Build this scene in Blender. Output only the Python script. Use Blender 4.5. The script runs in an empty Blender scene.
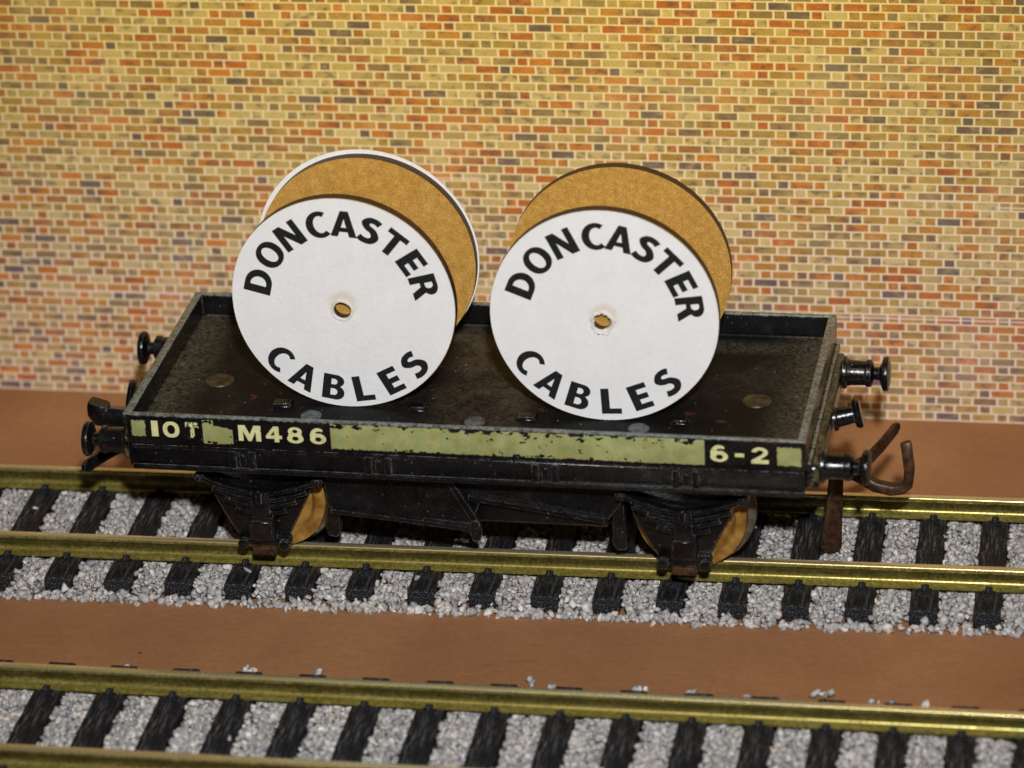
import bpy, bmesh, math, random
import numpy as np
from mathutils import Vector, Matrix
random.seed(7); RNG = np.random.default_rng(11)
PI = math.pi
scn = bpy.context.scene
COL = scn.collection
scn.unit_settings.system = 'METRIC'
scn.unit_settings.scale_length = 0.001          # one unit is one millimetre: a toy wagon about 76 mm long

# ------------------------------------------------------------------ camera
CAM = Vector((72.32, -382.10, 208.80)); YAW, PITCH, ROLL = -0.180, 0.45836, -0.05113
fw = Vector((math.sin(YAW)*math.cos(PITCH), math.cos(YAW)*math.cos(PITCH), -math.sin(PITCH)))
rt0 = Vector((math.cos(YAW), -math.sin(YAW), 0)); up0 = rt0.cross(fw)
rt = math.cos(ROLL)*rt0 + math.sin(ROLL)*up0; up = -math.sin(ROLL)*rt0 + math.cos(ROLL)*up0
cam = bpy.data.objects.new('camera', bpy.data.cameras.new('camera')); COL.objects.link(cam)
m = Matrix((rt, up, -fw)).transposed().to_4x4(); m.translation = CAM
cam.matrix_world = m
cam.data.sensor_width = 36; cam.data.lens = 3789.2/1024*36
cam.data.clip_start = 5; cam.data.clip_end = 5000
cam.data.dof.use_dof = True; cam.data.dof.focus_distance = 434; cam.data.dof.aperture_fstop = 0.027
scn.camera = cam

# ------------------------------------------------------------------ world and lamps
w = bpy.data.worlds.new('World'); scn.world = w; w.use_nodes = True
bg = w.node_tree.nodes['Background']; bg.inputs[0].default_value = (1.0, 0.90, 0.78, 1); bg.inputs[1].default_value = 0.02

def lamp(name, kind, loc, target, energy, col, **kw):
    d = bpy.data.lights.new(name, kind); d.energy = energy; d.color = col
    for k, v in kw.items(): setattr(d, k, v)
    o = bpy.data.objects.new(name, d); COL.objects.link(o); o.location = loc
    o.rotation_euler = (Vector(target)-Vector(loc)).to_track_quat('-Z', 'Y').to_euler()
    return o
# the camera's flash, 70 mm above the lens
lamp('flash', 'SPOT', (87, -382, 281), (4, 0, 10), 8.6e6, (1.0, 0.985, 0.985), shadow_soft_size=9, spot_size=math.radians(30), spot_blend=0.9)
# added warm fill in front of the backdrop, tints its upper part yellow
lamp('backdrop_warm_fill', 'AREA', (0, -62, 135), (0, 37.6, 70), 2.6e4, (1.0, 0.86, 0.42), shape='RECTANGLE', size=170, size_y=12, spread=math.radians(60))
scn.view_settings.view_transform = 'Standard'; scn.view_settings.look = 'None'
scn.view_settings.exposure = 0; scn.view_settings.gamma = 1

# ------------------------------------------------------------------ node helper
class V:
    def __init__(s, g, sock): s.g = g; s.s = sock
    def _m(s, op, *a): return s.g.math(op, s, *a)
    def __add__(s, o): return s._m('ADD', o)
    def __radd__(s, o): return s._m('ADD', o)
    def __sub__(s, o): return s._m('SUBTRACT', o)
    def __rsub__(s, o): return s.g.math('SUBTRACT', o, s)
    def __mul__(s, o): return s._m('MULTIPLY', o)
    __rmul__ = __mul__
    def __truediv__(s, o): return s._m('DIVIDE', o)
    def gt(s, o): return s._m('GREATER_THAN', o)
    def lt(s, o): return s._m('LESS_THAN', o)
    def mx(s, o): return s._m('MAXIMUM', o)
    def mn(s, o): return s._m('MINIMUM', o)
    def fl(s): return s._m('FLOOR')
    def fr(s): return s._m('FRACT')
    def ab(s): return s._m('ABSOLUTE')
class G:
    def __init__(s, name):
        s.m = bpy.data.materials.new(name); s.m.use_nodes = True; s.t = s.m.node_tree
        s.b = s.t.nodes['Principled BSDF']; s.n = s.t.nodes
    def link(s, a, b): s.t.links.new(a.s if isinstance(a, V) else a, b)
    def put(s, sock, v):
        if isinstance(v, V): s.link(v, sock)
        elif isinstance(v, (tuple, list)): sock.default_value = tuple(v)+((1,) if len(v) == 3 and len(sock.default_value) == 4 else ())
        else: sock.default_value = v
    def math(s, op, *a):
        n = s.n.new('ShaderNodeMath'); n.operation = op
        for i, x in enumerate(a): s.put(n.inputs[i], x)
        return V(s, n.outputs[0])
    def obj(s):
        n = s.n.new('ShaderNodeTexCoord'); q = s.n.new('ShaderNodeSeparateXYZ'); s.link(n.outputs['Object'], q.inputs[0])
        s.co = V(s, n.outputs['Object']); return [V(s, q.outputs[i]) for i in range(3)]
    def vec(s, x, y, z):
        n = s.n.new('ShaderNodeCombineXYZ')
        for i, a in enumerate((x, y, z)): s.put(n.inputs[i], a)
        return V(s, n.outputs[0])
    def noise(s, scale, detail=3, vec=None, rough=.5, col=False):
        n = s.n.new('ShaderNodeTexNoise'); n.inputs['Scale'].default_value = scale; n.inputs['Detail'].default_value = detail
        n.inputs['Roughness'].default_value = rough
        if vec is None:
            if not hasattr(s, 'co'): s.obj()
            vec = s.co
        s.link(vec, n.inputs['Vector']); return V(s, n.outputs['Color' if col else 'Fac'])
    def white(s, vec):
        n = s.n.new('ShaderNodeTexWhiteNoise'); n.noise_dimensions = '3D'; s.link(vec, n.inputs['Vector']); return V(s, n.outputs['Value'])
    def voro(s, scale, vec=None, out='Distance'):
        n = s.n.new('ShaderNodeTexVoronoi'); n.inputs['Scale'].default_value = scale
        if vec is None:
            if not hasattr(s, 'co'): s.obj()
            vec = s.co
        s.link(vec, n.inputs['Vector']); return V(s, n.outputs[out])
    def ramp(s, fac, stops, mode='LINEAR'):
        n = s.n.new('ShaderNodeValToRGB'); r = n.color_ramp; r.interpolation = mode
        while len(r.elements) < len(stops): r.elements.new(0.5)
        for e, (p, c) in zip(r.elements, stops):
            e.position = p; e.color = (tuple(c)+(1,))[:4] if isinstance(c, (tuple, list)) else (c, c, c, 1)
        s.put(n.inputs[0], fac); return V(s, n.outputs[0])
    def mix(s, f, a, b, blend='MIX'):
        n = s.n.new('ShaderNodeMix'); n.data_type = 'RGBA'; n.blend_type = blend
        s.put(n.inputs[0], f); s.put(n.inputs[6], a); s.put(n.inputs[7], b); return V(s, n.outputs[2])
    def smooth(s, x, a, b):
        n = s.n.new('ShaderNodeMapRange'); n.interpolation_type = 'SMOOTHSTEP'
        s.put(n.inputs[0], x); n.inputs[1].default_value = a; n.inputs[2].default_value = b; return V(s, n.outputs[0])
    def bump(s, h, strength=.5, dist=.1):
        n = s.n.new('ShaderNodeBump'); n.inputs['Strength'].default_value = strength; n.inputs['Distance'].default_value = dist
        s.link(h, n.inputs['Height']); s.link(n.outputs[0], s.b.inputs['Normal'])
    def island(s):
        n = s.n.new('ShaderNodeNewGeometry'); return V(s, n.outputs['Random Per Island'])
    def edge(s, rad=.14):
        b = s.n.new('ShaderNodeBevel'); b.samples = 4; b.inputs['Radius'].default_value = rad; n = s.n.new('ShaderNodeNewGeometry')
        d = s.n.new('ShaderNodeVectorMath'); d.operation = 'DOT_PRODUCT'; s.link(b.outputs[0], d.inputs[0]); s.link(n.outputs['Normal'], d.inputs[1])
        return 1.0-V(s, d.outputs['Value'])
    def nz(s):
        n = s.n.new('ShaderNodeNewGeometry'); q = s.n.new('ShaderNodeSeparateXYZ'); s.link(n.outputs['True Normal'], q.inputs[0])
        return V(s, q.outputs[2])
    def set(s, **k):
        names = dict(col='Base Color', rough='Roughness', metal='Metallic', spec='Specular IOR Level', coat='Coat Weight')
        for a, v in k.items(): s.put(s.b.inputs[names[a]], v)
        return s.m
def lin(r, g, b):
    f = lambda c: (c/255/12.92 if c/255 <= .04045 else ((c/255+.055)/1.055)**2.4)
    return (f(r), f(g), f(b))

# ------------------------------------------------------------------ materials
def m_board():
    g = G('brown_painted_board'); x, y, z = g.obj()
    n = g.noise(.05, 4); f = g.noise(1.3, 6, rough=.7)
    st = g.noise(1.0, 5, g.vec(x*.35, y*4, z), rough=.7)
    c = g.ramp(n*.5+f*.3+st*.2, [(.32, (.25, .108, .043)), (.5, (.325, .15, .064)), (.66, (.42, .205, .092))])
    sp = g.voro(.9); sp2 = g.noise(.5, 2)
    c = g.mix(sp.lt(.09)*sp2.gt(.54)*.5, c, (.45, .32, .22))
    dk = g.voro(.16); c = g.mix(dk.lt(.035)*.8, c, (.03, .015, .01))
    sc = g.noise(.22, 6, g.vec(x*.45, y*2.2, 1.0), rough=.75); c = g.mix(g.smooth(sc, .60, .70)*.35, c, (.42, .24, .13)); c = g.mix(g.smooth(sc, .38, .28)*.4, c, (.13, .055, .025))
    g.bump(f*.6+st*.6, .5, .1); return g.set(col=c, rough=.62, spec=.35)
def m_brick():
    g = G('printed_brick_paper'); x, y, z = g.obj()
    RH, U = 1.092, 4.45
    wob = g.noise(.35, 2); u = x+(wob-.5)*.10; zz = z+(g.noise(.3, 2, g.vec(x, z, 3.1))-.5)*.03
    r = (zz/RH).fl(); fv = (zz/RH).fr()
    jit = (g.white(g.vec(r, 3.0, 1.0))-.5)*.04
    uu = u/U+r*.5+jit; cell = uu.fl(); fu = uu.fr()
    hd = fu.gt(.675); ids = g.vec(cell*2+hd, r, .5)
    wn = g.white(ids); wn2 = g.white(g.vec(cell*2+hd, r, 7.7))
    pal = [(0, lin(184, 160, 102)), (.12, lin(168, 138, 76)), (.23, lin(190, 168, 114)), (.32, lin(166, 130, 66)), (.41, lin(178, 156, 100)), (.49, lin(176, 126, 62)),
           (.59, lin(184, 120, 56)), (.68, lin(174, 104, 50)), (.75, lin(162, 112, 66)), (.81, lin(140, 116, 78)), (.88, lin(114, 98, 86)), (.93, lin(152, 130, 86))]
    c = g.ramp(wn, pal, 'CONSTANT')
    c = g.mix(.42, c, g.ramp(wn2, [(0, .40), (1, .62)]), 'OVERLAY')
    # smudged print inside each brick
    bl = g.noise(.5, 5, g.vec(x*1.1+wn2*40, z*1.6, wn*30), rough=.6)
    c = g.mix(g.smooth(bl, .50, .66)*.70, c, lin(98, 82, 78))
    c = g.mix(g.smooth(bl, .46, .28)*.35, c, lin(214, 182, 124))
    gr = g.noise(5, 4, rough=.7); c = g.mix(.5, c, g.ramp(gr, [(.3, .25), (.7, .8)]), 'OVERLAY')
    ha = g.math('SINE', (x+z)*13.0)*g.math('SINE', (x-z)*13.0)*.5+.5          # halftone dots of the colour print
    c = g.mix(.16, c, g.ramp(ha, [(.0, .05), (1., .95)]), 'OVERLAY')
    # mortar
    mo = g.smooth(fv, .20, .12).mx(g.smooth(fv, .98, 1.0)).mx(g.smooth((fu-.675).ab(), .038, .022)).mx(g.smooth((fu-.0).ab(), .038, .022)).mx(g.smooth((fu-1.0).ab(), .038, .022))
    mc = g.mix(g.noise(1.7, 3), lin(222, 202, 160), lin(240, 224, 190))
    c = g.mix(mo*.92, c, mc)
    # pale washed patches and three pale seams of the print
    big = g.noise(.06, 3); c = g.mix(g.smooth(big, .5, .72)*.14, c, lin(228, 208, 172))
    for zc, x0, x1 in ((29.6, 37, 54), (13.8, 33, 60), (14.2, -72, -45), (28.9, 56, 66), (31, -20, -6)):
        s = g.math('MULTIPLY', g.smooth((z-zc).ab(), .17, .08), x.gt(x0)*x.lt(x1)); c = g.mix(s*.6, c, lin(238, 214, 198))
    # yellower towards the top of the sheet and pinker towards its foot
    c = g.mix(g.smooth(z, 14, 60)*.8, c, (.88, .81, .46), 'MULTIPLY')
    c = g.mix(g.smooth(z, 46, 6)*.6, c, (1.0, .94, 1.28), 'MULTIPLY')
    return g.set(col=c, rough=.8, spec=.08)
def m_stone():
    g = G('granite_ballast'); i = g.island(); n = g.noise(2.5, 4)
    c = g.ramp(i, [(0, (.27, .265, .265)), (.25, (.37, .36, .35)), (.5, (.46, .445, .425)), (.7, (.33, .325, .34)), (.85, (.51, .45, .385)), (1, (.63, .62, .60))])
    c = g.mix(.8, c, g.ramp(n, [(.3, .2), (.7, .8)]), 'OVERLAY')
    g.bump(g.noise(5, 3), .6, .12); return g.set(col=c, rough=.75, spec=.3)
def m_sleeper():
    g = G('black_sleeper_plastic'); x, y, z = g.obj()
    gr = g.noise(1, 3, g.vec(x*5.0, y*.35, z*4)); f = g.noise(4, 3)
    c = g.ramp(gr*.7+f*.3, [(.38, (.005, .005, .0065)), (.52, (.014, .014, .018)), (.60, (.060, .060, .064)), (.72, (.16, .16, .155))])
    g.bump(gr, .9, .35); return g.set(col=c, rough=.55, spec=.22)
def m_brass():
    g = G('tarnished_brass_rail'); x, y, z = g.obj()
    n = g.noise(1.0, 4, g.vec(x*.18, y, z*2.2)); f = g.noise(3, 4)
    c = g.ramp(n*.75+f*.25, [(.3, (.17, .13, .022)), (.5, (.30, .245, .055)), (.7, (.48, .41, .14))])
    ox = g.noise(.09, 3, g.vec(x, y*.3, z)); c = g.mix(g.smooth(ox, .60, .70)*.5, c, (.20, .26, .10))
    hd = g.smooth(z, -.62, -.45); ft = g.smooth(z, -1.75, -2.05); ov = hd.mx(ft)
    c = g.mix(g.smooth(z, -.42, -.55)*g.smooth(z, -1.9, -1.2)*.75, c, (.055, .045, .010)); c = g.mix(hd*.55, c, (.62, .52, .20)); c = g.mix(ft*g.noise(.7, 5, g.vec(x*.3, y, z*2.0), rough=.7)*.7, c, (.30, .26, .05))  # web band under the head: shade and dirt painted into the colour
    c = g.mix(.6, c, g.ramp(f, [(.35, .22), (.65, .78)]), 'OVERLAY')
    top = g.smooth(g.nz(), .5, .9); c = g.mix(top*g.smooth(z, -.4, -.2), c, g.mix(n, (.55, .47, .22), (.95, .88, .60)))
    for px, py in ((-39.5, -54.9), (39.5, -38.5), (-36, -38.3), (7, -54.5)):
        d = g.math('SQRT', (x-px)*(x-px)*.12+(y-py)*(y-py)*.5); c = g.mix(g.smooth(d+(f-.5)*.9, 1.1, .5)*.8*z.lt(-.25), c, (.22, .38, .20))
    ro = g.ramp(n*.5+f*.5, [(.35, .40), (.65, .22)]); g.bump(f, .12, .05)
    return g.set(col=c, metal=hd*.2+.62, rough=ro, spec=.6)
def m_blackpaint(name='worn_black_paint', stripe=False, wear=.5, rusty=False):
    g = G(name); x, y, z = g.obj()
    n = g.noise(.35, 5, rough=.65); f = g.noise(3.2, 5, rough=.7)
    c = g.ramp(n, [(.35, (.0022, .0023, .0028)), (.6, (.006, .006, .007)), (.75, (.018, .017, .016))])
    sp = g.voro(1.1); c = g.mix(sp.lt(.085)*f.gt(.48)*.85*wear*1.4, c, (.22, .21, .19))
    sc = g.noise(1.2, 5, g.vec(x*.6, y, z*2.4), rough=.75); c = g.mix(g.smooth(sc, .64, .76)*.5*wear, c, (.10, .095, .085))
    rs = g.noise(.5, 6, g.vec(x+31.0, y, z), rough=.7); c = g.mix(g.smooth(rs, .58, .68)*(.75 if rusty else .14), c, (.075, .038, .020))
    ed = g.edge(.13)*(.35+.65*g.smooth(g.noise(.8, 6, rough=.8), .45, .62))
    c = g.mix(g.smooth(ed, .06, .24)*.85, c, (.30, .30, .28))
    ro = g.ramp(f, [(.35, .10), (.65, .34)])
    if stripe:
        # bare grey metal worn through along the top edge of the sides
        e1 = z+(g.noise(2.2, 4)-.5)*.5
        c = g.mix(g.smooth(e1, 19.45, 19.66), c, g.ramp(g.noise(1.6, 5, rough=.7), [(.35, (.05, .052, .045)), (.55, (.17, .185, .165)), (.75, (.27, .285, .26))]))
        ef = g.smooth(x.ab(), 38.20, 38.27); c = g.mix(ef*g.smooth(g.noise(.9, 5, rough=.7), .42, .62)*.8, c, (.115, .10, .055))
        c = g.mix(g.smooth(z, 16.50, 16.6)*g.smooth(z, 16.9, 16.7)*x.ab().gt(38.4)*g.smooth(f, .4, .55)*.85, c, (.26, .26, .20))
        # olive base coat left showing on the front face, black panels painted over it
        ft = y.lt(-16.10)
        rag = (g.noise(2.2, 5, rough=.8)-.5)*1.5; rag2 = (g.noise(2.4, 4, g.vec(x, z, 9.0), rough=.7)-.5)
        zb = z+rag*.42; xb = x+rag2*.5
        band = g.smooth(zb, 16.36, 16.42)*g.smooth(z+rag2*.35, 19.50, 19.42)
        def seg(a, b, r=1.0):
            a += .0
            q = x+rag2*.5*r; return g.smooth(q, a-.03, a+.03)*g.smooth(q, b+.03, b-.03)
        cover = seg(-14.75, 27.2, .25)                                                            # the long field
        p2 = (seg(-29.45, -28.2, .1)*g.smooth(z+rag*.3, 19.35, 19.25)).mx(seg(-28.4, -26.0, .2)*g.smooth(z+rag*.5+(x+28.2)*.22, 18.75, 18.65)*z.gt(16.2))
        p3 = seg(-37.7, -36.1, .9)*g.smooth(z+rag*.5, 18.95, 18.85)*g.smooth(z+rag*.5, 16.9, 17.0)
        p4 = seg(35.2, 37.8, .9)*g.smooth(z+rag*.6, 19.0, 18.9)*g.smooth(z+rag*.4, 16.65, 16.75)
        m_ = cover.mx(p2).mx(p3).mx(p4)*band*ft
        ch = g.noise(1.15, 4, g.vec(x, z*1.4, 4.0), rough=.55)
        lip = g.smooth(z, 18.45, 19.25)*.16+g.smooth(z, 16.9, 16.45)*.10
        xr = g.smooth(x, -4, 0)*g.smooth(x, 22, 14)*.05
        chip = g.smooth(ch+lip+xr+(f-.5)*.12, .695, .705)
        ol = g.ramp(g.noise(.7, 4), [(.3, (.245, .265, .095)), (.55, (.31, .33, .135)), (.75, (.37, .375, .17))])
        ol = g.mix(g.smooth(g.noise(.45, 3, g.vec(x, z, 2.0)), .56, .7)*.6, ol, (.33, .27, .06))
        ol = g.mix(g.noise(4, 3).gt(.69)*.5, ol, (.52, .53, .33))
        c = g.mix(m_*(1.0-chip), c, ol)
    g.bump(f*.7+n, .35, .10)
    return g.set(col=c, rough=ro, spec=.5)
def m_deck():
    g = G('grimy_deck_paint'); x, y, z = g.obj()
    n = g.noise(.16, 5, rough=.7); f = g.noise(2.4, 5, rough=.75)
    c = g.ramp(n*.6+f*.4, [(.42, (.003, .003, .003)), (.54, (.007, .007, .007)), (.64, (.028, .025, .021)), (.75, (.10, .09, .07))])
    edge = g.smooth(x.ab(), 31, 37).mx(g.smooth((y-12.5).ab(), 2.4, .6)*.6)
    c = g.mix(edge*g.smooth(f, .35, .65)*.7, c, (.15, .13, .085))
    du = g.noise(.11, 5, g.vec(x, y, 8.0), rough=.6); c = g.mix(g.smooth(du, .54, .68)*g.smooth(f, .30, .7)*.45, c, (.06, .055, .045))
    mid = g.smooth((x-.3).ab(), 7.5, 3)*g.smooth(n*.5+f*.5, .38, .62); c = g.mix(mid*.6, c, (.12, .092, .06))
    ru = g.noise(.5, 4, g.vec(x, y, 5.0)); c = g.mix(g.smooth(ru, .66, .74)*.5, c, (.14, .04, .015))
    sp = g.voro(.8); c = g.mix(sp.lt(.07)*f.gt(.5), c, (.33, .31, .27))
    g.bump(f+n, .45, .12); return g.set(col=c, rough=.6, spec=.16)
def m_simple(name, a, b, scale=1.5, rough=.5, metal=0., bump=.3, spec=.4):
    g = G(name); n = g.noise(scale, 5, rough=.65)
    g.bump(n, bump, .1); return g.set(col=g.ramp(n, [(.35, a), (.68, b)]), rough=rough, metal=metal, spec=spec)
def m_mdf():
    g = G('fibreboard'); x, y, z = g.obj(); n = g.noise(1.5, 4); f = g.noise(5.5, 5, rough=.8)
    c = g.ramp(n*.25+f*.75, [(.36, (.32, .16, .028)), (.50, (.50, .275, .06)), (.64, (.72, .45, .13))])
    v = g.voro(2.6, g.vec(x*1.4, y, z)); c = g.mix(v.lt(.16)*f.gt(.5)*.6, c, (.16, .07, .02))
    g.bump(f, .5, .14); return g.set(col=c, rough=.26, spec=.5, coat=.25)
def m_paper():
    g = G('white_paper_label'); x, y, z = g.obj(); f = g.noise(2.2, 5, rough=.7); n = g.noise(.3, 3)
    c = g.ramp(f*.5+n*.5, [(.3, (.77, .765, .755)), (.7, (.86, .86, .85))])
    d = g.math('SQRT', x*x+z*z); c = g.mix(g.smooth(d+(g.noise(2, 3)-.5)*.8, 2.0, 1.15)*.5, c, (.62, .52, .36))
    g.bump(g.noise(1.6, 6, rough=.85), .5, .16); return g.set(col=c, rough=.8, spec=.2)
def m_ink():
    g = G('black_print'); n = g.noise(3, 4); return g.set(col=g.ramp(n, [(.3, (.006, .006, .007)), (.7, (.018, .018, .018))]), rough=.6, spec=.25)
def m_cream(faded=False):
    g = G('faded_cream_lettering' if faded else 'cream_lettering'); x, y, z = g.obj(); n = g.noise(2.6, 4, g.vec(x, 1.0, z), rough=.6)
    t = .50 if faded else .655
    return g.set(col=g.mix(g.smooth(n, t, t+.03), g.ramp(g.noise(1.2, 2), [(.3, (.56, .56, .26)), (.7, (.70, .69, .36))]), (.012, .012, .012)), rough=.5)

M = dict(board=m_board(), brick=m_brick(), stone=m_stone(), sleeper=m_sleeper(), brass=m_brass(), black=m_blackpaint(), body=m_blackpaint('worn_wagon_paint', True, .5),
         worn=m_blackpaint('rust_freckled_black_paint', False, .9, True), deck=m_deck(), mdf=m_mdf(), paper=m_paper(), ink=m_ink(), cream=m_cream(), faded=m_cream(True),
         burnt=m_simple('scorched_cut_edge', (.022, .010, .006), (.075, .034, .018), 2.2, .5),
         rust=m_simple('rusty_tinplate', (.006, .006, .006), (.11, .048, .020), 1.0, .42, .25, .6),
         wheel=m_simple('rusty_orange_wheel', (.20, .095, .018), (.46, .26, .065), .6, .28, .25),
         tyre=m_simple('dull_steel_tyre', (.07, .065, .05), (.20, .19, .14), 1.2, .42, .6),
         rivet=m_simple('bare_metal_rivet', (.05, .055, .06), (.17, .185, .19), 2.0, .5, .3),
         stud=m_simple('brassy_rivet', (.022, .017, .009), (.12, .095, .05), .9, .5, .4),
         rivethole=m_simple('rivet_hole', (.006, .005, .004), (.02, .016, .01), 1.3, .6))

# ------------------------------------------------------------------ mesh helpers
def link(name, me, mats=(), parent=None, loc=None):
    o = bpy.data.objects.new(name, me); COL.objects.link(o)
    for a in (mats if isinstance(mats, (list, tuple)) else [mats]): me.materials.append(a)
    if parent: o.parent = parent
    if loc: o.location = loc
    return o
def mk(name, bm, mat, parent=None, loc=None, smooth=False):
    bmesh.ops.recalc_face_normals(bm, faces=bm.faces)
    me = bpy.data.meshes.new(name); bm.to_mesh(me); bm.free()
    if smooth:
        for p in me.polygons: p.use_smooth = True
        me.set_sharp_from_angle(angle=math.radians(38))
    return link(name, me, mat, parent, loc)
def box(bm, x0, x1, y0, y1, z0, z1, bev=0., seg=1, M4=None):
    t = bmesh.new(); bmesh.ops.create_cube(t, size=1)
    for v in t.verts: v.co = ((x0+x1)/2+v.co.x*(x1-x0), (y0+y1)/2+v.co.y*(y1-y0), (z0+z1)/2+v.co.z*(z1-z0))
    if bev: bmesh.ops.bevel(t, geom=t.edges[:], offset=bev, segments=seg, affect='EDGES', profile=.5)
    if M4: t.transform(M4)
    me = bpy.data.meshes.new('tmp'); t.to_mesh(me); t.free(); bm.from_mesh(me); bpy.data.meshes.remove(me); return bm
def lathe(bm, prof, axis='X', o=(0, 0, 0), n=40, sgn=1):
    """prof: list of (t, r) along the axis; closes at r=0"""
    rings = []
    for t, r in prof:
        ring = []
        for k in range(n):
            a = 2*PI*k/n; c, s = r*math.cos(a), r*math.sin(a)
            p = {'X': (t*sgn, c, s), 'Y': (c, t*sgn, s), 'Z': (c, s, t*sgn)}[axis]
            ring.append(bm.verts.new(Vector(p)+Vector(o)))
        rings.append(ring)
    for a, b in zip(rings, rings[1:]):
        for k in range(n): bm.faces.new((a[k], a[(k+1) % n], b[(k+1) % n], b[k]))
    bm.faces.new(rings[0]); bm.faces.new(rings[-1][::-1]); return bm
def prism(bm, pts, y0, y1):
    """polygon in x,z extruded in y"""
    a = [bm.verts.new((x, y0, z)) for x, z in pts]; b = [bm.verts.new((x, y1, z)) for x, z in pts]
    bm.faces.new(a); bm.faces.new(b[::-1]); n = len(pts)
    for i in range(n): bm.faces.new((a[i], a[(i+1) % n], b[(i+1) % n], b[i]))
    return bm
def strip(bm, path, side, wd, th):
    """flat bar swept along path (points), width along 'side' vector, thickness across"""
    path = [Vector(p) for p in path]; S = Vector(side).normalized(); rings = []
    for i, p in enumerate(path):
        d = (path[min(i+1, len(path)-1)]-path[max(i-1, 0)]).normalized(); sd = (S-d*S.dot(d)).normalized(); nn = d.cross(sd).normalized()
        wi = wd[i] if isinstance(wd, (list, tuple)) else wd
        rings.append([bm.verts.new(p+sd*wi/2*a+nn*th/2*b) for a, b in ((-.8, -1), (.8, -1), (1, -.6), (1, .6), (.8, 1), (-.8, 1), (-1, .6), (-1, -.6))])
    for a, b in zip(rings, rings[1:]):
        for k in range(8): bm.faces.new((a[k], a[(k+1) % 8], b[(k+1) % 8], b[k]))
    bm.faces.new(rings[0]); bm.faces.new(rings[-1][::-1]); return bm
def tag(o, label, cat, group=None, kind=None):
    if label: o['label'] = label
    if cat: o['category'] = cat
    if group: o['group'] = group
    if kind: o['kind'] = kind
    return o
def empty(name, loc=(0, 0, 0), rz=0.):
    o = bpy.data.objects.new(name, None); COL.objects.link(o); o.location = loc; o.rotation_euler = (0, 0, rz); o.empty_display_size = 3; return o

# ------------------------------------------------------------------ lettering outlines (cap height 1)
def arc(cx, cy, rx, ry, a0, a1, n=22): return [(cx+rx*math.cos(math.radians(a0+(a1-a0)*i/n)), cy+ry*math.sin(math.radians(a0+(a1-a0)*i/n))) for i in range(n+1)]
def ell(cx, cy, rx, ry, p=2.0, n=40):
    out = []
    for i in range(n):
        a = 2*PI*i/n; c, s = math.cos(a), math.sin(a); out.append((cx+rx*math.copysign(abs(c)**(2/p), c), cy+ry*math.copysign(abs(s)**(2/p), s)))
    return out
def catmull(P, n=8):
    Q = [P[0]]+list(P)+[P[-1]]; out = []
    for i in range(1, len(Q)-2):
        p0, p1, p2, p3 = [np.array(q, float) for q in Q[i-1:i+3]]
        for t in np.linspace(0, 1, n, endpoint=False): out.append(.5*((2*p1)+(-p0+p2)*t+(2*p0-5*p1+4*p2-p3)*t*t+(-p0+3*p1-3*p2+p3)*t**3))
    out.append(np.array(P[-1], float)); return out
def ribbon(P, wd, caps=None):
    L, R_ = [], []
    for i, p in enumerate(P):
        d = P[min(i+1, len(P)-1)]-P[max(i-1, 0)]; d = d/np.linalg.norm(d)
        w_ = wd[0]+(wd[1]-wd[0])*(abs(d[0])) if isinstance(wd, tuple) else wd
        n = np.array([-d[1], d[0]])*w_/2; L.append(tuple(p+n)); R_.append(tuple(p-n))
    return L+R_[::-1]
W_, H_ = .265, .21           # stem and bar weights of a bold grotesque
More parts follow.
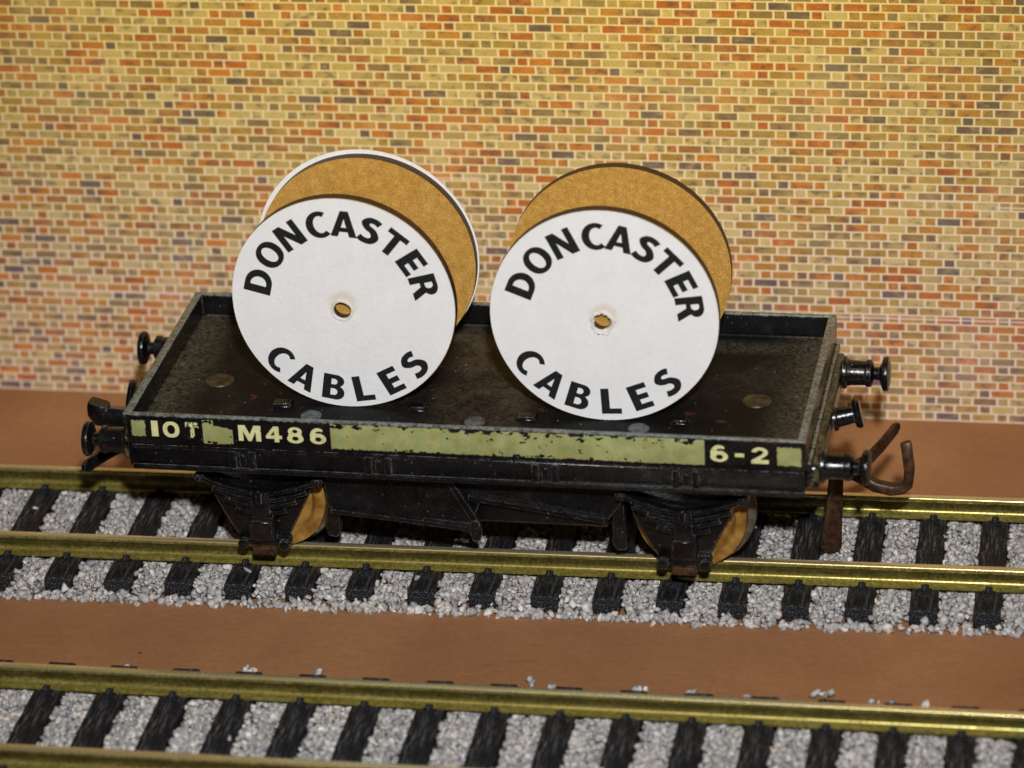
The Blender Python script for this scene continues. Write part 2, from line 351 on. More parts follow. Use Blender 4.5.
GL = {
 'D': (.80, [[(0, 0), (0, 1), (.34, 1)]+arc(.34, .5, .47, .5, 90, -90)[1:], [(W_, H_), (W_, 1-H_), (.32, 1-H_)]+arc(.32, .5, .245, .5-H_, 90, -90)[1:]]),
 'O': (.86, [ell(.43, .5, .43, .52, 2.15), ell(.43, .5, .195, .34, 2.1)]),
 'N': (.80, [[(0, 0), (0, 1), (.27, 1), (.58, .40), (.58, 1), (.80, 1), (.80, 0), (.53, 0), (.22, .60), (.22, 0)]]),
 'C': (.72, [arc(.44, .5, .44, .52, 52, 308, 40)+arc(.46, .5, .215, .335, 308, 52, 30)]),
 'A': (.82, [[(0, 0), (.29, 1), (.55, 1), (.84, 0), (.60, 0), (.545, .19), (.285, .19), (.235, 0)], [(.33, .36), (.50, .36), (.415, .70)]]),
 'T': (.74, [[(.255, 0), (.255, 1-H_), (0, 1-H_), (0, 1), (.74, 1), (.74, 1-H_), (.49, 1-H_), (.49, 0)]]),
 'E': (.64, [[(0, 0), (0, 1), (.62, 1), (.62, 1-H_), (W_, 1-H_), (W_, .60), (.58, .60), (.58, .60-H_), (W_, .60-H_), (W_, H_), (.63, H_), (.63, 0)]]),
 'L': (.62, [[(0, 0), (0, 1), (W_, 1), (W_, H_), (.64, H_), (.64, 0)]]),
 'R': (.78, [[(0, 0), (0, 1), (.40, 1)]+arc(.40, .715, .30, .285, 90, -50)[1:]+[(.80, 0), (.54, 0), (.38, .36), (.235, .37), (.235, 0)], [(W_, .54), (W_, .83), (.36, .83)]+arc(.36, .685, .105, .145, 90, -90)[1:]]),
 'B': (.74, [[(0, 0), (0, 1), (.42, 1)]+arc(.42, .755, .26, .245, 90, -58)[1:]+arc(.44, .285, .285, .285, 65, -90), [(W_, .60), (W_, .83), (.36, .83)]+arc(.36, .715, .10, .115, 90, -90)[1:], [(W_, .17), (W_, .44), (.37, .44)]+arc(.37, .305, .12, .135, 90, -90)[1:]]),
 'S': (.68, [ribbon(catmull([(.60, .83), (.46, .90), (.26, .89), (.145, .74), (.25, .595), (.45, .50), (.565, .30), (.46, .115), (.24, .085), (.06, .155)]), (.268, .218))]),
 # broad stencilled figures on the wagon side
 '1': (.42, [[(0, 0), (0, 1), (.42, 1), (.42, 0)]]),
 '0': (1.0, [ell(.5, .5, .5, .51, 2.3), ell(.5, .5, .24, .30, 2.1)]),
 't': (.95, [[(.33, 0), (.33, .72), (0, .66), (0, 1), (.95, 1), (.95, .66), (.62, .72), (.62, 0)]]),
 'M': (1.30, [[(0, 0), (0, 1), (.40, 1), (.66, .42), (.92, 1), (1.32, 1), (1.32, 0), (1.02, 0), (1.02, .62), (.74, 0), (.56, 0), (.28, .62), (.28, 0)]]),
 '4': (1.0, [[(.52, 0), (.52, .22), (0, .22), (0, .40), (.50, 1), (.82, 1), (.82, .42), (1.0, .42), (1.0, .22), (.82, .22), (.82, 0)], [(.27, .42), (.53, .42), (.53, .72)]]),
 '8': (1.0, [ell(.5, .5, .5, .5, 2.0)[:0]+arc(.5, .73, .42, .28, -28, 208, 26)+arc(.5, .27, .50, .29, 150, 390, 30), ell(.5, .74, .16, .12), ell(.5, .28, .20, .14)]),
 '6': (1.0, [arc(.50, .50, .48, .51, 48, 195, 26)+arc(.50, .32, .50, .33, 190, 395, 30)+arc(.58, .40, .36, .26, 60, 110, 8)+arc(.60, .52, .36, .29, 140, 62, 10), ell(.52, .29, .20, .15)]),
 '-': (.62, [[(0, .36), (0, .58), (.62, .58), (.62, .36)]]),
 '2': (1.0, [ribbon(catmull([(.06, .70), (.22, .86), (.50, .90), (.76, .78), (.76, .58), (.52, .38), (.24, .17)]), (.26, .24))[:0]+arc(.49, .70, .47, .30, 178, -42, 30)+[(.50, .24), (1.0, .24), (1.0, 0), (0, 0), (0, .20), (.55, .52)]+arc(.50, .69, .20, .14, -10, 178, 12)]),
}
def glyph_mesh(items, depth):
    """items: (char, transform2d) with transform mapping glyph x,y -> x,z; returns bmesh facing -Y, built from filled outlines"""
    out = bmesh.new()
    for ch, f in items:
        if ch == 'S':                                   # a ribbon: filled as a strip of quads, front, back and sides
            lp = GL[ch][1][0]; n = len(lp)//2; A_, B_ = lp[:n], lp[n:][::-1]
            vs = [[out.verts.new((f(*p)[0], yy, f(*p)[1])) for p in q] for yy in (-depth/2, depth/2) for q in (A_, B_)]
            for i in range(n-1):
                for a, b in ((0, 1), (1, 3), (3, 2), (2, 0)): out.faces.new((vs[a][i], vs[a][i+1], vs[b][i+1], vs[b][i]))
            for i in (0, n-1): out.faces.new((vs[0][i], vs[1][i], vs[3][i], vs[2][i]))
            continue
        cu = bpy.data.curves.new('tmp', 'CURVE'); cu.dimensions = '2D'; cu.fill_mode = 'BOTH'; cu.extrude = depth/2
        for loop in GL[ch][1]:
            sp = cu.splines.new('POLY'); sp.points.add(len(loop)-1); sp.use_cyclic_u = True
            for q, (x, y) in zip(sp.points, loop): q.co = (x, y, 0, 1)
        ob = bpy.data.objects.new('tmp', cu); COL.objects.link(ob)
        dg = bpy.context.evaluated_depsgraph_get(); me = bpy.data.meshes.new_from_object(ob.evaluated_get(dg))
        for v in me.vertices:
            x, z = f(v.co.x, v.co.y); v.co = (x, v.co.z, z)
        out.from_mesh(me); bpy.data.objects.remove(ob); bpy.data.curves.remove(cu); bpy.data.meshes.remove(me)
    return out

# ================================================================== the setting
bm = bmesh.new(); box(bm, -420, 420, -420, 41, -10, -4.8)
tag(mk('ground', bm, M['board']), 'brown painted baseboard under the two tracks', 'ground', kind='structure')
WALL_A = -.0103
bm = bmesh.new(); box(bm, -260, 260, 0, 1.6, 0, 175)
o = mk('brick_backdrop', bm, M['brick'], loc=(0, 37.62, -4.8)); o.rotation_euler = (0, 0, WALL_A)
tag(o, 'upright card backdrop printed with small yellow, orange and grey bricks', 'backdrop')

# ================================================================== tracks
PITCH_S, SLW = 7.12, 3.05
def rail_mesh(L0, L1):
    half = [(.30, 0), (.41, -.03), (.47, -.09), (.50, -.18), (.50, -.46), (.44, -.56), (.24, -.66), (.20, -.80), (.20, -1.50), (.24, -1.75), (.38, -1.94), (.62, -2.07), (.88, -2.16), (.90, -2.24), (.90, -2.54)]
    prof = [(-a, b) for a, b in half[::-1]]+half
    bm = bmesh.new(); xs = np.linspace(L0, L1, 30); rings = [[bm.verts.new((x, y, z)) for y, z in prof] for x in xs]
    for a, b in zip(rings, rings[1:]):
        for k in range(len(prof)): bm.faces.new((a[k], b[k], b[(k+1) % len(prof)], a[(k+1) % len(prof)]))
    bm.faces.new(rings[0]); bm.faces.new(rings[-1][::-1]); return bm
def sleeper_mesh():
    t = bmesh.new(); box(t, -SLW/2, SLW/2, -14.05, 13.45, -4.55, -2.58, .16, 2)
    bmesh.ops.subdivide_edges(t, edges=[e for e in t.edges if abs((e.verts[0].co-e.verts[1].co).y) > 20], cuts=24)
    for v in t.verts:
        v.co.x += random.uniform(-.05, .05); v.co.z += random.uniform(-.04, .04)
    bmesh.ops.recalc_face_normals(t, faces=t.faces); me = bpy.data.meshes.new('sleeper'); t.to_mesh(me); t.free(); me.materials.append(M['sleeper']); return me
def chair_mesh():
    t = bmesh.new()
    for s in (-1, 1):
        box(t, -.42, .42, min(s*.62, s*1.2), max(s*.62, s*1.2), -2.5, -1.95, .12)
        box(t, -.25, .25, min(s*1.15, s*1.55), max(s*1.15, s*1.55), -2.5, -2.2, .08)
    box(t, -.8, .8, -1.7, 1.7, -2.66, -2.42, .06)
    bmesh.ops.recalc_face_normals(t, faces=t.faces); me = bpy.data.meshes.new('rail_chair'); t.to_mesh(me); t.free(); me.materials.append(M['sleeper']); return me
SLM = [sleeper_mesh() for _ in range(4)]; CHM = chair_mesh()
def track(label, loc, rz, first, n, L0, L1):
    t = empty('railway_track', loc, rz); tag(t, label, 'railway track', 'railway tracks on the baseboard')
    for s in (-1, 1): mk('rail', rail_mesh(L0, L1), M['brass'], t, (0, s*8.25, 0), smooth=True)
    for k in range(n):
        s = link('sleeper', SLM[k % 4], (), t, (first+k*PITCH_S, 0, 0))
        for q in (-1, 1): link('rail_chair', CHM, (), s, (0, q*8.25, 0))
    return t
MAIN0 = -49.25-PITCH_S*5
track('tarnished brass track carrying the black wagon, ballasted up to its edge', (0, 0, 0), 0, MAIN0, 26, -97, 97)
F_A = -.01233; FRONT0 = -50.8-PITCH_S*4
track('empty tarnished brass track in the foreground, with no wagon on it', (0, -46.64, 0), F_A, FRONT0, 24, -95, 95)

def stones(pts, name, parent_loc, rz, label):
    """pts: array x,y,z,radius -> one mesh of irregular chips"""
    t = bmesh.new(); bmesh.ops.create_icosphere(t, subdivisions=1, radius=1)
    V0 = np.array([v.co[:] for v in t.verts]); F0 = np.array([[v.index for v in f.verts] for f in t.faces]); t.free()
    n = len(pts); nv = len(V0)
    Vv = np.repeat(V0[None], n, 0)*(1+RNG.uniform(-.45, .38, (n, nv, 1)))
    Vv *= RNG.uniform(.5, 1.45, (n, 1, 3))
    q = RNG.normal(size=(n, 4)); q /= np.linalg.norm(q, axis=1)[:, None]; a, b, c, d = q.T
    Rm = np.stack([np.stack([1-2*(c*c+d*d), 2*(b*c-a*d), 2*(b*d+a*c)], 1), np.stack([2*(b*c+a*d), 1-2*(b*b+d*d), 2*(c*d-a*b)], 1), np.stack([2*(b*d-a*c), 2*(c*d+a*b), 1-2*(b*b+c*c)], 1)], 1)
    Vv = np.einsum('nij,nkj->nki', Rm, Vv)*pts[:, 3][:, None, None]+pts[:, None, :3]
    Ff = (F0[None]+np.arange(n)[:, None, None]*nv).reshape(-1, 3); Vv = Vv.reshape(-1, 3)
    me = bpy.data.meshes.new(name); me.vertices.add(len(Vv)); me.vertices.foreach_set('co', Vv.ravel().astype('f4'))
    me.loops.add(len(Ff)*3); me.loops.foreach_set('vertex_index', Ff.ravel().astype('i4'))
    me.polygons.add(len(Ff)); me.polygons.foreach_set('loop_start', np.arange(0, len(Ff)*3, 3, dtype='i4')); me.polygons.foreach_set('loop_total', np.full(len(Ff), 3, 'i4'))
    me.update(); me.validate(); o = link(name, me, M['stone']); o.location = parent_loc; o.rotation_euler = (0, 0, rz)
    return tag(o, label, 'ballast', kind='stuff')
def bed(x0, x1, front, back, first, front_shoulder, back_scatter, clusters=()):
    P = []
    sp = .63
    for lay, (zz, r0) in enumerate(((-4.25, .50), (-3.65, .46), (-3.2, .38))):
        s = sp*(1.0 if lay else 1.15)
        X, Y = np.meshgrid(np.arange(x0, x1, s), np.arange(front, back, s)); X = X.ravel()+RNG.uniform(-.3, .3, X.size); Y = Y.ravel()+RNG.uniform(-.3, .3, Y.size)
        ph = np.abs((X-first+PITCH_S/2) % PITCH_S-PITCH_S/2)
        keep = (ph > SLW/2+r0*.55+RNG.uniform(-.2, .25, X.size)) | (np.abs(Y) > 14.3)
        # height follows the shoulder, drops to the board beyond the sleeper ends
        top = np.where(Y < -13.6, -3.0-np.clip((-13.6-Y)/1.3, 0, 1)*1.3, -3.0)
        top = np.where(Y > back-2.2, top-np.clip((Y-back+2.2)/2.2, 0, 1)*1.3, top)
        keep &= (zz <= top+.12) & ((np.abs(np.abs(Y)-8.25) > .95) | (zz < -3.3)) & (RNG.random(X.size) > .04)
        Z = zz+RNG.uniform(-.14, .17, X.size); R_ = r0*RNG.uniform(.62, 1.25, X.size)
        P.append(np.stack([X, Y, Z, R_], 1)[keep])
    # uneven fringe of loose chips lying on the board
    n = int((x1-x0)*front_shoulder)
    if n:
        X = RNG.uniform(x0, x1, n); Y = front-np.abs(RNG.normal(0, .38, n))+.25; R_ = RNG.uniform(.24, .5, n); P.append(np.stack([X, Y, -4.8+R_*.6, R_], 1))
    for cx, m_ in clusters:
        n = m_; X = cx+RNG.normal(0, .5, n); Y = 16.5+RNG.uniform(-.6, .7, n); R_ = RNG.uniform(.28, .55, n); P.append(np.stack([X, Y, -4.8+R_*.7+RNG.uniform(0, .5, n)*(n > 3), R_], 1))
    n = int((x1-x0)*back_scatter)
    if n:
        X = RNG.uniform(x0, x1, n); X = X+np.round(RNG.normal(0, 1, n))*2; Y = back+RNG.uniform(.6, 2.6, n); R_ = RNG.uniform(.2, .5, n); P.append(np.stack([X, Y, -4.8+R_*.6, R_], 1))
    # odd stones on top of sleepers and on the bed
    n = 28; X = RNG.uniform(x0, x1, n); Y = RNG.uniform(front+2, back-2, n); ok = np.abs(np.abs(Y)-8.25) > 2.0; ph = np.abs((X-first+PITCH_S/2) % PITCH_S-PITCH_S/2)
    Z = np.where(ph < SLW/2+.2, -2.3, -2.62); R_ = RNG.uniform(.25, .45, n); P.append(np.stack([X, Y, Z, R_], 1)[ok & (RNG.random(n) > .35)])
    return np.concatenate(P)
stones(bed(-95, 95, -14.95, 12.6, MAIN0, 3.2, .35), 'ballast', (0, 0, 0), 0, 'pale grey stone chips packed between the sleepers under the wagon')
pf = bed(-94, 94, -13.2, 12.2, FRONT0, 0, .25, [(-23.5, 6), (-15, 2), (8, 4), (11, 2), (20.5, 5), (26, 3), (33, 2), (40.5, 4), (46.5, 3), (52, 2), (-37, 2)])
stones(pf, 'ballast', (0, -46.64, 0), F_A, 'pale grey stone chips between the sleepers of the empty foreground track')

# ================================================================== the wagon
WA = -.0237
wagon = empty('goods_wagon', (0, 0, 0), WA)
tag(wagon, 'black low-sided toy goods wagon with worn olive stripe, numbered M486, standing on the rear track', 'toy wagon')
HX, HY, ZT = 38.3, 16.18, 19.77
bm = bmesh.new()
def side_wave(bm): 
    for v in bm.verts:
        v.co += Vector((random.uniform(-.02, .02), random.uniform(-.02, .02), random.uniform(-.02, .02)))
for s in (-1, 1):
    box(bm, -HX-.35, HX, min(s*HY, s*(HY-.58)), max(s*HY, s*(HY-.58)), 16.0, ZT, .16, 3)
bmesh.ops.subdivide_edges(bm, edges=[e for e in bm.edges if abs((e.verts[0].co-e.verts[1].co).x) > 30], cuts=40)
for s in (-1, 1):
    xo = HX-.03 if s > 0 else HX+.3; box(bm, min(s*xo, s*(xo-.9)), max(s*xo, s*(xo-.9)), -HY+.5, HY-.5, 16.0, ZT-.01, .16, 3)
side_wave(bm); mk('side_boards', bm, M['body'], wagon, smooth=True)
bm = bmesh.new(); box(bm, -HX+.5, HX-.5, -HY+.5, HY-.5, 15.6, 16.85, .05)
mk('deck', bm, M['deck'], wagon)
# inner face fillet where deck meets the boards
bm = bmesh.new()
for s in (-1, 1): box(bm, -HX+.9, HX-.9, min(s*15.55, s*15.2), max(s*15.55, s*15.2), 16.8, 17.15, .12)
mk('deck_fillet', bm, M['deck'], wagon)
# solebars with flange and bracket pairs
for s in (-1, 1):
    bm = bmesh.new()
    box(bm, -HX-.2, HX-.2, min(s*13.2, s*15.85), max(s*13.2, s*15.85), 12.95, 15.95, .3, 2)
    box(bm, -HX+.3, HX-.15, min(s*15.6, s*16.22), max(s*15.6, s*16.22), 12.75, 13.25, .14, 2)
    box(bm, -HX+.45, HX-.15, min(s*15.6, s*16.0), max(s*15.6, s*16.0), 15.35, 15.7, .1)
    for cx in (-25.2, -9.6, 9.3, 25.0):
        for q in (-1.1, 1.1): box(bm, cx+q-.38, cx+q+.38, min(s*15.7, s*16.08), max(s*15.7, s*16.08), 13.2, 15.4, .16, 2)
        box(bm, cx-.35, cx+.35, min(s*15.7, s*15.98), max(s*15.7, s*15.98), 13.5, 15.0, .12)
    mk('solebar', bm, M['black'], wagon, smooth=True)
for s in (-1, 1):
    bm = bmesh.new(); box(bm, min(s*(HX-.4), s*(HX+1.25)), max(s*(HX-.4), s*(HX+1.25)), -14.5, 14.5, 12.9, 15.85, .55, 3)
    box(bm, min(s*(HX-.1), s*(HX+.5)), max(s*(HX-.1), s*(HX+.5)), -15.3, 15.3, 15.6, 16.6, .2, 2)
    mk('headstock', bm, M['body'], wagon, smooth=True)
# buffers
for s, y, z in ((1, 12.1, 14.35), (1, -11.3, 14.35), (-1, 12.05, 14.0), (-1, -11.75, 14.0)):
    o = (s*(HX+1.2), y, z); bm = bmesh.new()
    lathe(bm, [(0, 1.95), (.35, 1.9), (.5, 1.6), (.9, 1.48), (2.5, 1.42), (2.7, 1.6), (3.2, 1.6), (3.45, 1.2), (3.6, .6)], 'X', o, 36, s)
    b = mk('buffer', bm, M['worn'], wagon, smooth=True)
    bm = bmesh.new(); lathe(bm, [(3.3, .72), (4.15, .78), (4.4, 1.5), (4.6, 1.95), (4.95, 2.05), (5.2, 1.95), (5.38, 1.3), (5.42, .3)], 'X', o, 36, s)
    mk('buffer_head', bm, M['worn'], b, smooth=True)
# couplings (180-degree copies of each other)
def coupling(s):
    R2 = Matrix.Rotation(0 if s > 0 else PI, 4, 'Z')
    bm = bmesh.new()
    if s < 0: strip(bm, [(38.0, -.6, 9.6), (41, -1.0, 9.9), (44, -1.2, 10.1), (46.2, -1.3, 10.2), (47.0, -1.3, 10.3), (47.2, -1.3, 10.8), (47.2, -1.3, 11.6), (47.1, -1.3, 12.0)], (0, 1, .3), [2.1, 2.1, 2.2, 2.4, 2.4, 2.4, 2.2, 1.8], 2.3)
    else: strip(bm, [(38.0, 0, 8.4), (40.5, -.2, 8.3), (42.6, -.6, 7.6), (44.4, -1.0, 6.7), (46.2, -1.1, 6.35), (47.4, -1.1, 6.6), (48.1, -1.1, 7.2), (48.25, -1.1, 9.0), (47.9, -1.1, 12.0), (47.75, -1.1, 12.4)], (0, 1, 0), [1.6, 1.6, 1.6, 1.5, 1.5, 1.5, 1.5, 1.4, 1.3, .7], 1.15)
    zz = 0 if s > 0 else 1.0
    strip(bm, [(41.5, -.4, 8.3), (43.2, .8+zz, 8.8-zz*.3), (44.6, 3.0+zz*2, 9.6-zz*.9), (46.0, 5.6+zz*3, 10.6-zz*1.9), (46.3, 6.2+zz*3, 10.8-zz*2)], (0, -.1, 1), [1.7, 1.7, 1.65, 1.5, .8], .6)
    bm.transform(R2); mk('coupling_hook', bm, M['rust'] if s > 0 else M['worn'], wagon, smooth=True)
    bm = bmesh.new(); strip(bm, [(39.9, -.9, 8.6), (39.9, -.9, 7.0), (39.7, -.9, 4.0), (39.4, -.9, .2), (39.3, -.9, -1.5), (39.25, -.9, -2.0)], (1, .5, 0), [1.6, 1.7, 1.9, 2.3, 2.5, 1.8], .6)
    if s > 0: mk('coupling_tail', bm, M['rust'], wagon, smooth=True)
    else: bm.free()
    bm = bmesh.new(); lathe(bm, [(0, 1.5), (.4, 1.45), (.6, 1.15), (2.4, 1.0), (2.5, 1.55), (2.9, 1.75), (3.3, 1.6), (3.35, .5)], 'X', (0, 0, 0), 30, 1)
    bm.transform(Matrix.Translation((39.4, .9, 14.0)) @ Matrix.Rotation(math.radians(-12), 4, 'Y') @ Matrix.Rotation(math.radians(8), 4, 'Z'))
    bm.transform(R2); mk('draw_hook', bm, M['black'], wagon, smooth=True)
coupling(1); coupling(-1)
# running gear
def leaf(bm, cx, half, z_end, z_mid, y, th=.62, wd=1.5):
    pts = [(cx+half*t, y, z_mid+(z_end-z_mid)*abs(t)**1.7) for t in np.linspace(-1, 1, 17)]
    strip(bm, pts, (0, 1, 0), wd, th)
for cx in (-24.2, 24.2):
    for s in (-1, 1):
        bm = bmesh.new()
        for i, (h, ze, zm) in enumerate(((6.9, 10.8, 8.95), (5.5, 9.35, 8.0), (4.2, 8.0, 7.1), (3.0, 6.7, 6.25))): leaf(bm, cx, h, ze, zm, s*(13.3-.15*i), wd=1.5)
        for q in (-1, 1):
            lathe(bm, [(-.9, .3), (-.8, .62), (.8, .62), (.9, .3)], 'Y', (cx+q*6.9, s*13.2, 10.85), 16)
            lathe(bm, [(-.25, .2), (-.2, .3), (.2, .3), (.25, .2)], 'Y', (cx+q*6.9, s*14.25, 10.85), 12)
        box(bm, cx-.95, cx+.95, min(s*12.6, s*14.3), max(s*12.6, s*14.3), 5.6, 9.2, .2, 2)
        box(bm, cx-.3, cx+.3, min(s*14.2, s*14.5), max(s*14.2, s*14.5), 7.9, 9.6, .1)
        mk('leaf_spring', bm, M['black'], wagon, smooth=True)
        bm = bmesh.new(); prism(bm, [(cx-6.6, 12.8), (cx+6.2, 12.8), (cx+6.1, 10.0), (cx+5.3, 8.3), (cx+2.9, 3.4), (cx+2.4, 2.2), (cx-2.8, 2.2), (cx-3.6, 3.4), (cx-5.7, 7.6), (cx-6.5, 10.2)], s*11.2, s*12.2)
        mk('axle_guard', bm, M['black'], wagon)
        bm = bmesh.new(); box(bm, cx-1.5, cx+1.5, min(s*12.0, s*14.2), max(s*12.0, s*14.2), 3.0, 6.2, .28, 2)
        box(bm, cx-1.15, cx+1.15, min(s*14.0, s*14.35), max(s*14.0, s*14.35), 3.3, 5.6, .12)
        box(bm, cx-3.1, cx+3.1, min(s*11.9, s*13.4), max(s*11.9, s*13.4), 1.9, 3.1, .35, 2)
        for q in (-2.4, 2.4): lathe(bm, [(-.7, .3), (-.6, .62), (.6, .62), (.7, .3)], 'Y', (cx+q, s*13.2, 2.3), 16)
        axb = mk('axlebox', bm, M['black'], wagon, smooth=True)
        bm = bmesh.new(); box(bm, cx-1.35, cx+1.35, min(s*11.9, s*13.9), max(s*11.9, s*13.9), 1.0, 2.1, .22, 2); mk('keep_plate', bm, M['rust'], axb, smooth=True)
        bm = bmesh.new(); lathe(bm, [(9.9, .9), (10.0, 1.6), (9.6, 1.9), (9.45, 4.6), (9.75, 4.9), (9.95, 5.1), (9.95, 6.1), (9.8, 6.25), (8.5, 6.32), (8.3, 6.2), (8.2, 5.5), (7.5, 5.4), (7.4, 3)], 'Y', (cx+.35, 0, 6.28), 56, s)
        wh = mk('wheel', bm, M['wheel'], wagon, smooth=True)
        bm = bmesh.new(); lathe(bm, [(7.9, 5.0), (7.9, 6.7), (7.6, 7.1), (7.1, 7.15), (6.9, 6.6), (6.9, 2)], 'Y', (cx+.35, 0, 6.28), 56, s); mk('flange', bm, M['tyre'], wh, smooth=True)
    bm = bmesh.new(); lathe(bm, [(-12, .3), (-11.8, .75), (11.8, .75), (12, .3)], 'Y', (cx, 0, 6.28), 20); mk('axle', bm, M['tyre'], wagon, smooth=True)
# brake gear and lower frame
for s in (-1, 1):
    bm = bmesh.new()
    prism(bm, [(-17.3, 12.9), (17.3, 12.9), (17.0, 9.0), (15.6, 7.0), (1.2, 8.9), (-.2, 5.6), (-4, 5.9), (-16.6, 6.9)], s*11.6, s*12.4)
    mk('lower_frame', bm, M['black'], wagon)
    bm = bmesh.new()
    strip(bm, [(-16.2, s*12.7, 6.7), (-8, s*12.7, 6.0), (-1.0, s*12.7, 5.3), (.4, s*12.7, 4.8)], (0, 0, 1), [.6, .6, .7, 1.0], .7)
    strip(bm, [(-.2, s*12.7, 9.2), (3, s*12.7, 8.75), (9, s*12.7, 7.9), (15.2, s*12.7, 7.0)], (0, 0, 1), [.8, .6, .6, .6], .7)
    mk('brake_lever', bm, M['black'], wagon, smooth=True)
    bm = bmesh.new(); prism(bm, [(-3.4, 12.9), (-2.7, 12.9), (.9, 6.6), (1.3, 5.2), (1.0, 4.0), (.2, 3.9), (-.1, 5.0), (.1, 6.4)], s*12.9, s*13.4)
    lathe(bm, [(-.35, .3), (-.3, .5), (.3, .5), (.35, .3)], 'Y', (.5, s*13.4, 6.1), 14)
    mk('brake_hanger', bm, M['black'], wagon, smooth=True)
    for q in (-1, 1):
        bm = bmesh.new(); strip(bm, [(q*16.3, s*10.4, 12.8), (q*16.5, s*10.4, 9.5), (q*16.5, s*10.4, 6.0), (q*16.6, s*10.4, 3.2), (q*16.7, s*10.4, 2.4)], (1, 0, 0), [1.2, 1.4, 1.6, 2.0, 1.2], 1.3)
        mk('brake_shoe', bm, M['black'], wagon, smooth=True)
bm = bmesh.new(); box(bm, -36, 36, -10.6, 10.6, 12.6, 15.7, .1); box(bm, -15.5, 15.5, -11.2, 11.2, 5.2, 12.8, .3); mk('chassis_plate', bm, M['black'], wagon)
# rivets
for x, y in ((-18.6, -9.5), (.2, -9.3), (18.85, -9.3)):
    bm = bmesh.new(); lathe(bm, [(0, 1.2), (.2, 1.2), (.4, .9), (.45, .4)], 'Z', (x, y, 16.82), 24); mk('rivet', bm, M['rivet'], wagon, smooth=True)
for x, y in ((-31.3, -1.5), (31.1, -1.2)):
    bm = bmesh.new(); lathe(bm, [(0, 1.7), (.18, 1.6), (.22, 1.35), (.12, 1.15), (.16, .8), (.34, .45), (.4, .1)], 'Z', (x, y, 16.82), 30); mk('rivet', bm, M['stud'], wagon, smooth=True)
for x, y in ((-22.5, -7.0), (-6.8, -6.6), (5.9, -7.8), (23.2, -7.2)):
    bm = bmesh.new(); box(bm, x-1.15, x+1.15, y-.9, y+.9, 16.8, 17.25, .15); box(bm, x-.75, x+.75, y-.5, y+.5, 17.2, 17.42, .1); mk('deck_clip', bm, M['black'], wagon, smooth=True)
# painted lettering on the front board
def flat_text(chs, mat, name):
    it = []
    for ch, cx, zc, h, wx in chs:
        a = GL[ch][0]; it.append((ch, lambda x, y, a=a, cx=cx, zc=zc, h=h, wx=wx: (cx+(x-a/2)*h*wx, zc+(y-.5)*h)))
    b = glyph_mesh(it, .02); return mk(name, b, mat, wagon, (0, -HY-.035, 0))
flat_text([('1', -35.0, 18.0, 1.95, .95), ('0', -33.1, 17.95, 1.95, .98)], M['cream'], 'load_lettering')
flat_text([('t', -30.65, 18.0, 1.9, .85)], M['faded'], 'faded_lettering')
flat_text([('M', -24.05, 17.9, 1.95, 1.0), ('4', -21.25, 17.9, 1.95, .94), ('8', -18.8, 17.9, 1.95, .97), ('6', -16.2, 17.9, 1.95, .95)], M['cream'], 'number_lettering')
flat_text([('6', 28.8, 17.9, 2.0, .98), ('-', 31.05, 17.85, 2.0, .82), ('2', 33.3, 17.85, 2.0, .95)], M['cream'], 'code_lettering')

# ================================================================== cable drums
def ring_disc(bm, R_, t0, t1, hole, n=96, rag=0., off=(0, 0), hole_pts=None, seed=1, bev=0., hc=(0, 0)):
    """flat disc with a hole, axis along y"""
    rr = random.Random(seed); out0, out1, in0, in1 = [], [], [], []
    hp = []
    for k in range(n):
        a = 2*PI*k/n; c, s = math.cos(a), math.sin(a)
        Ro = R_+rag*math.sin(a*3+seed)+rag*.5*math.sin(a*7+seed*2)
        rh = hole*(1+(rr.uniform(-.16, .16) if hole_pts else 0)+(.10*math.sin(3*a+seed) if hole_pts else 0)); hp.append(rh)
        out0.append(bm.verts.new((off[0]+Ro*c, t0, off[1]+Ro*s))); out1.append(bm.verts.new((off[0]+Ro*c, t1, off[1]+Ro*s)))
        in0.append(bm.verts.new((hc[0]+rh*c, t0, hc[1]+rh*s))); in1.append(bm.verts.new((hc[0]+rh*c, t1, hc[1]+rh*s)))
    F = []
    for k in range(n):
        j = (k+1) % n
        F.append((bm.faces.new((out0[k], out0[j], in0[j], in0[k])), 0)); F.append((bm.faces.new((out1[k], in1[k], in1[j], out1[j])), 0))
        F.append((bm.faces.new((out0[k], out1[k], out1[j], out0[j])), 1)); F.append((bm.faces.new((in0[k], in0[j], in1[j], in1[k])), 1))
    for f, mi in F: f.material_index = mi
    return bm
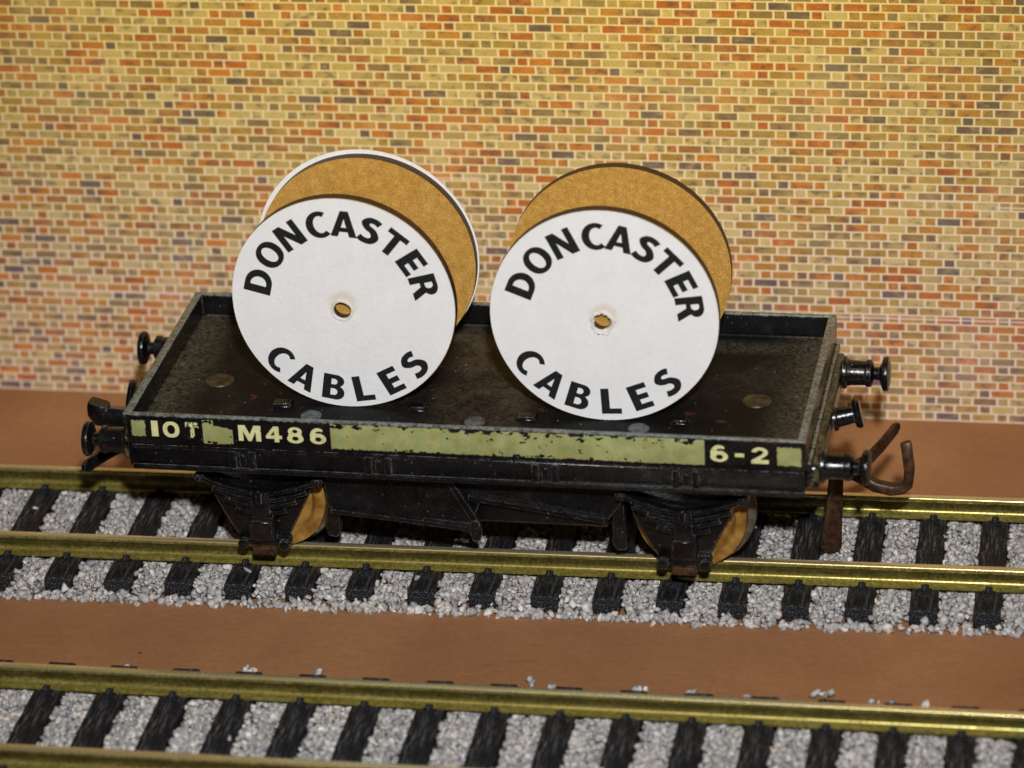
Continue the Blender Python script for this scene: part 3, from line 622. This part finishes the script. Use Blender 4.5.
def drum(label, C, yaw, R_, gap, top_ang, bot_ang, seed, rear_label, ragged, hole_at, rads):
    t = empty('cable_drum', (C[0], C[1], 16.86), yaw); tag(t, label, 'cable drum', 'cable drums on the wagon')
    zc = R_+.02; th = 1.25; hx, hz = hole_at
    # front flange occupies y 0..th ; rear flange gap..gap+th
    bm = ring_disc(bmesh.new(), R_, 0, th, 1.05, seed=seed, hc=hole_at); f = mk('drum_flange', bm, [M['mdf'], M['burnt']], t, (0, 0, zc), smooth=True); f.data.set_sharp_from_angle(angle=.6)
    bm = ring_disc(bmesh.new(), R_-.08, gap-th, gap, 1.05, seed=seed+3); mk('drum_flange', bm, [M['mdf'], M['burnt']], t, (.0, 0, zc), smooth=True)
    bm = lathe(bmesh.new(), [(th-.02, 5.2), (gap-th+.02, 5.2)], 'Y', (0, 0, 0), 60); mk('drum_core', bm, M['mdf'], t, (0, 0, zc), smooth=True)
    bm = lathe(bmesh.new(), [(1.0, 1.04), (1.1, 1.04), (1.15, .5), (1.2, .1)], 'Y', (hx, 0, hz), 30); mk('drum_plug', bm, M['mdf'], t, (0, 0, zc), smooth=True)
    lab = mk('paper_label', ring_disc(bmesh.new(), R_-.02, -.16, -.01, 1.0 if not ragged else .98, rag=.03, seed=seed, hole_pts=ragged, hc=hole_at), M['paper'], t, (0, 0, zc), smooth=True)
    # torn, raised paper round the spindle hole
    bm = bmesh.new(); rr = random.Random(seed); n = 40; rings = []
    for (rad, y) in ((1.42 if ragged else 1.34, -.165), (1.25, -.34), (1.08, -.36), (.98, -.14)):
        ring = []
        for k in range(n):
            a = 2*PI*k/n; r_ = rad*(1+(.05*math.sin(5*a+1)+.05*math.sin(9*a)+rr.uniform(-.05, .05) if ragged else .02*math.sin(4*a)))
            if ragged and rad > 1.1 and -2.2 < a-2*PI < -1.2: r_ *= 1.18
            ring.append(bm.verts.new((hx+r_*math.cos(a), y+(rr.uniform(-.05, .05) if ragged else 0), hz+r_*math.sin(a))))
        rings.append(ring)
    for a_, b_ in zip(rings, rings[1:]):
        for k in range(n): bm.faces.new((a_[k], a_[(k+1) % n], b_[(k+1) % n], b_[k]))
    mk('torn_rim', bm, M['paper'], lab, smooth=True)
    it = []
    def place(ch, ang, rad, flip):
        a = GL[ch][0]; h = 3.12; A = math.radians(ang)
        def f(x, y):
            px, py = (x-a/2)*h*1.14, (y-.5)*h
            if not flip: ca, sa = math.cos(A-PI/2), math.sin(A-PI/2)
            else: ca, sa = math.cos(A+PI/2), math.sin(A+PI/2)
            return (rad*math.cos(A)+px*ca-py*sa, rad*math.sin(A)+px*sa+py*ca)
        it.append((ch, f))
    for ch, a in zip('DONCASTER', top_ang): place(ch, a, rads[0], False)
    mk('lettering', glyph_mesh(it, .02), M['ink'], lab, (0, -.185, 0)); it.clear()
    for ch, a in zip('CABLES', bot_ang): place(ch, a, rads[1], True)
    mk('lettering', glyph_mesh(it, .02), M['ink'], lab, (0, -.185, 0))
    bm = ring_disc(bmesh.new(), R_+rear_label[2], gap+.01, gap+.18, 1.0, off=rear_label[:2], seed=seed+5); mk('paper_label', bm, M['paper'], t, (0, 0, zc), smooth=True)
    return t
drum('white-faced cable drum at the wagon\'s left end, white rim showing round its rear disc', (-14.85, -6.1), -.038, 12.85, 12.9,
     [166, 144.5, 124.2, 103.6, 85.8, 68.2, 51, 33.3, 15.0], [-137.5, -119.0, -99.3, -80.8, -61.5, -42.7], 1, (-.15, .12, .25), False, (-.12, -.80), (9.85, 10.6))
drum('white-faced cable drum nearer the wagon\'s right end, its centre hole torn ragged', (14.88, -7.6), -.012, 12.80, 13.4,
     [158, 137.0, 116.0, 95.0, 77.5, 59.5, 43.2, 26.0, 8.1], [-146, -126.8, -107.6, -87.6, -68.6, -48.6], 2, (-.18, -.1, -.2), True, (-.18, -.62), (9.75, 10.4))
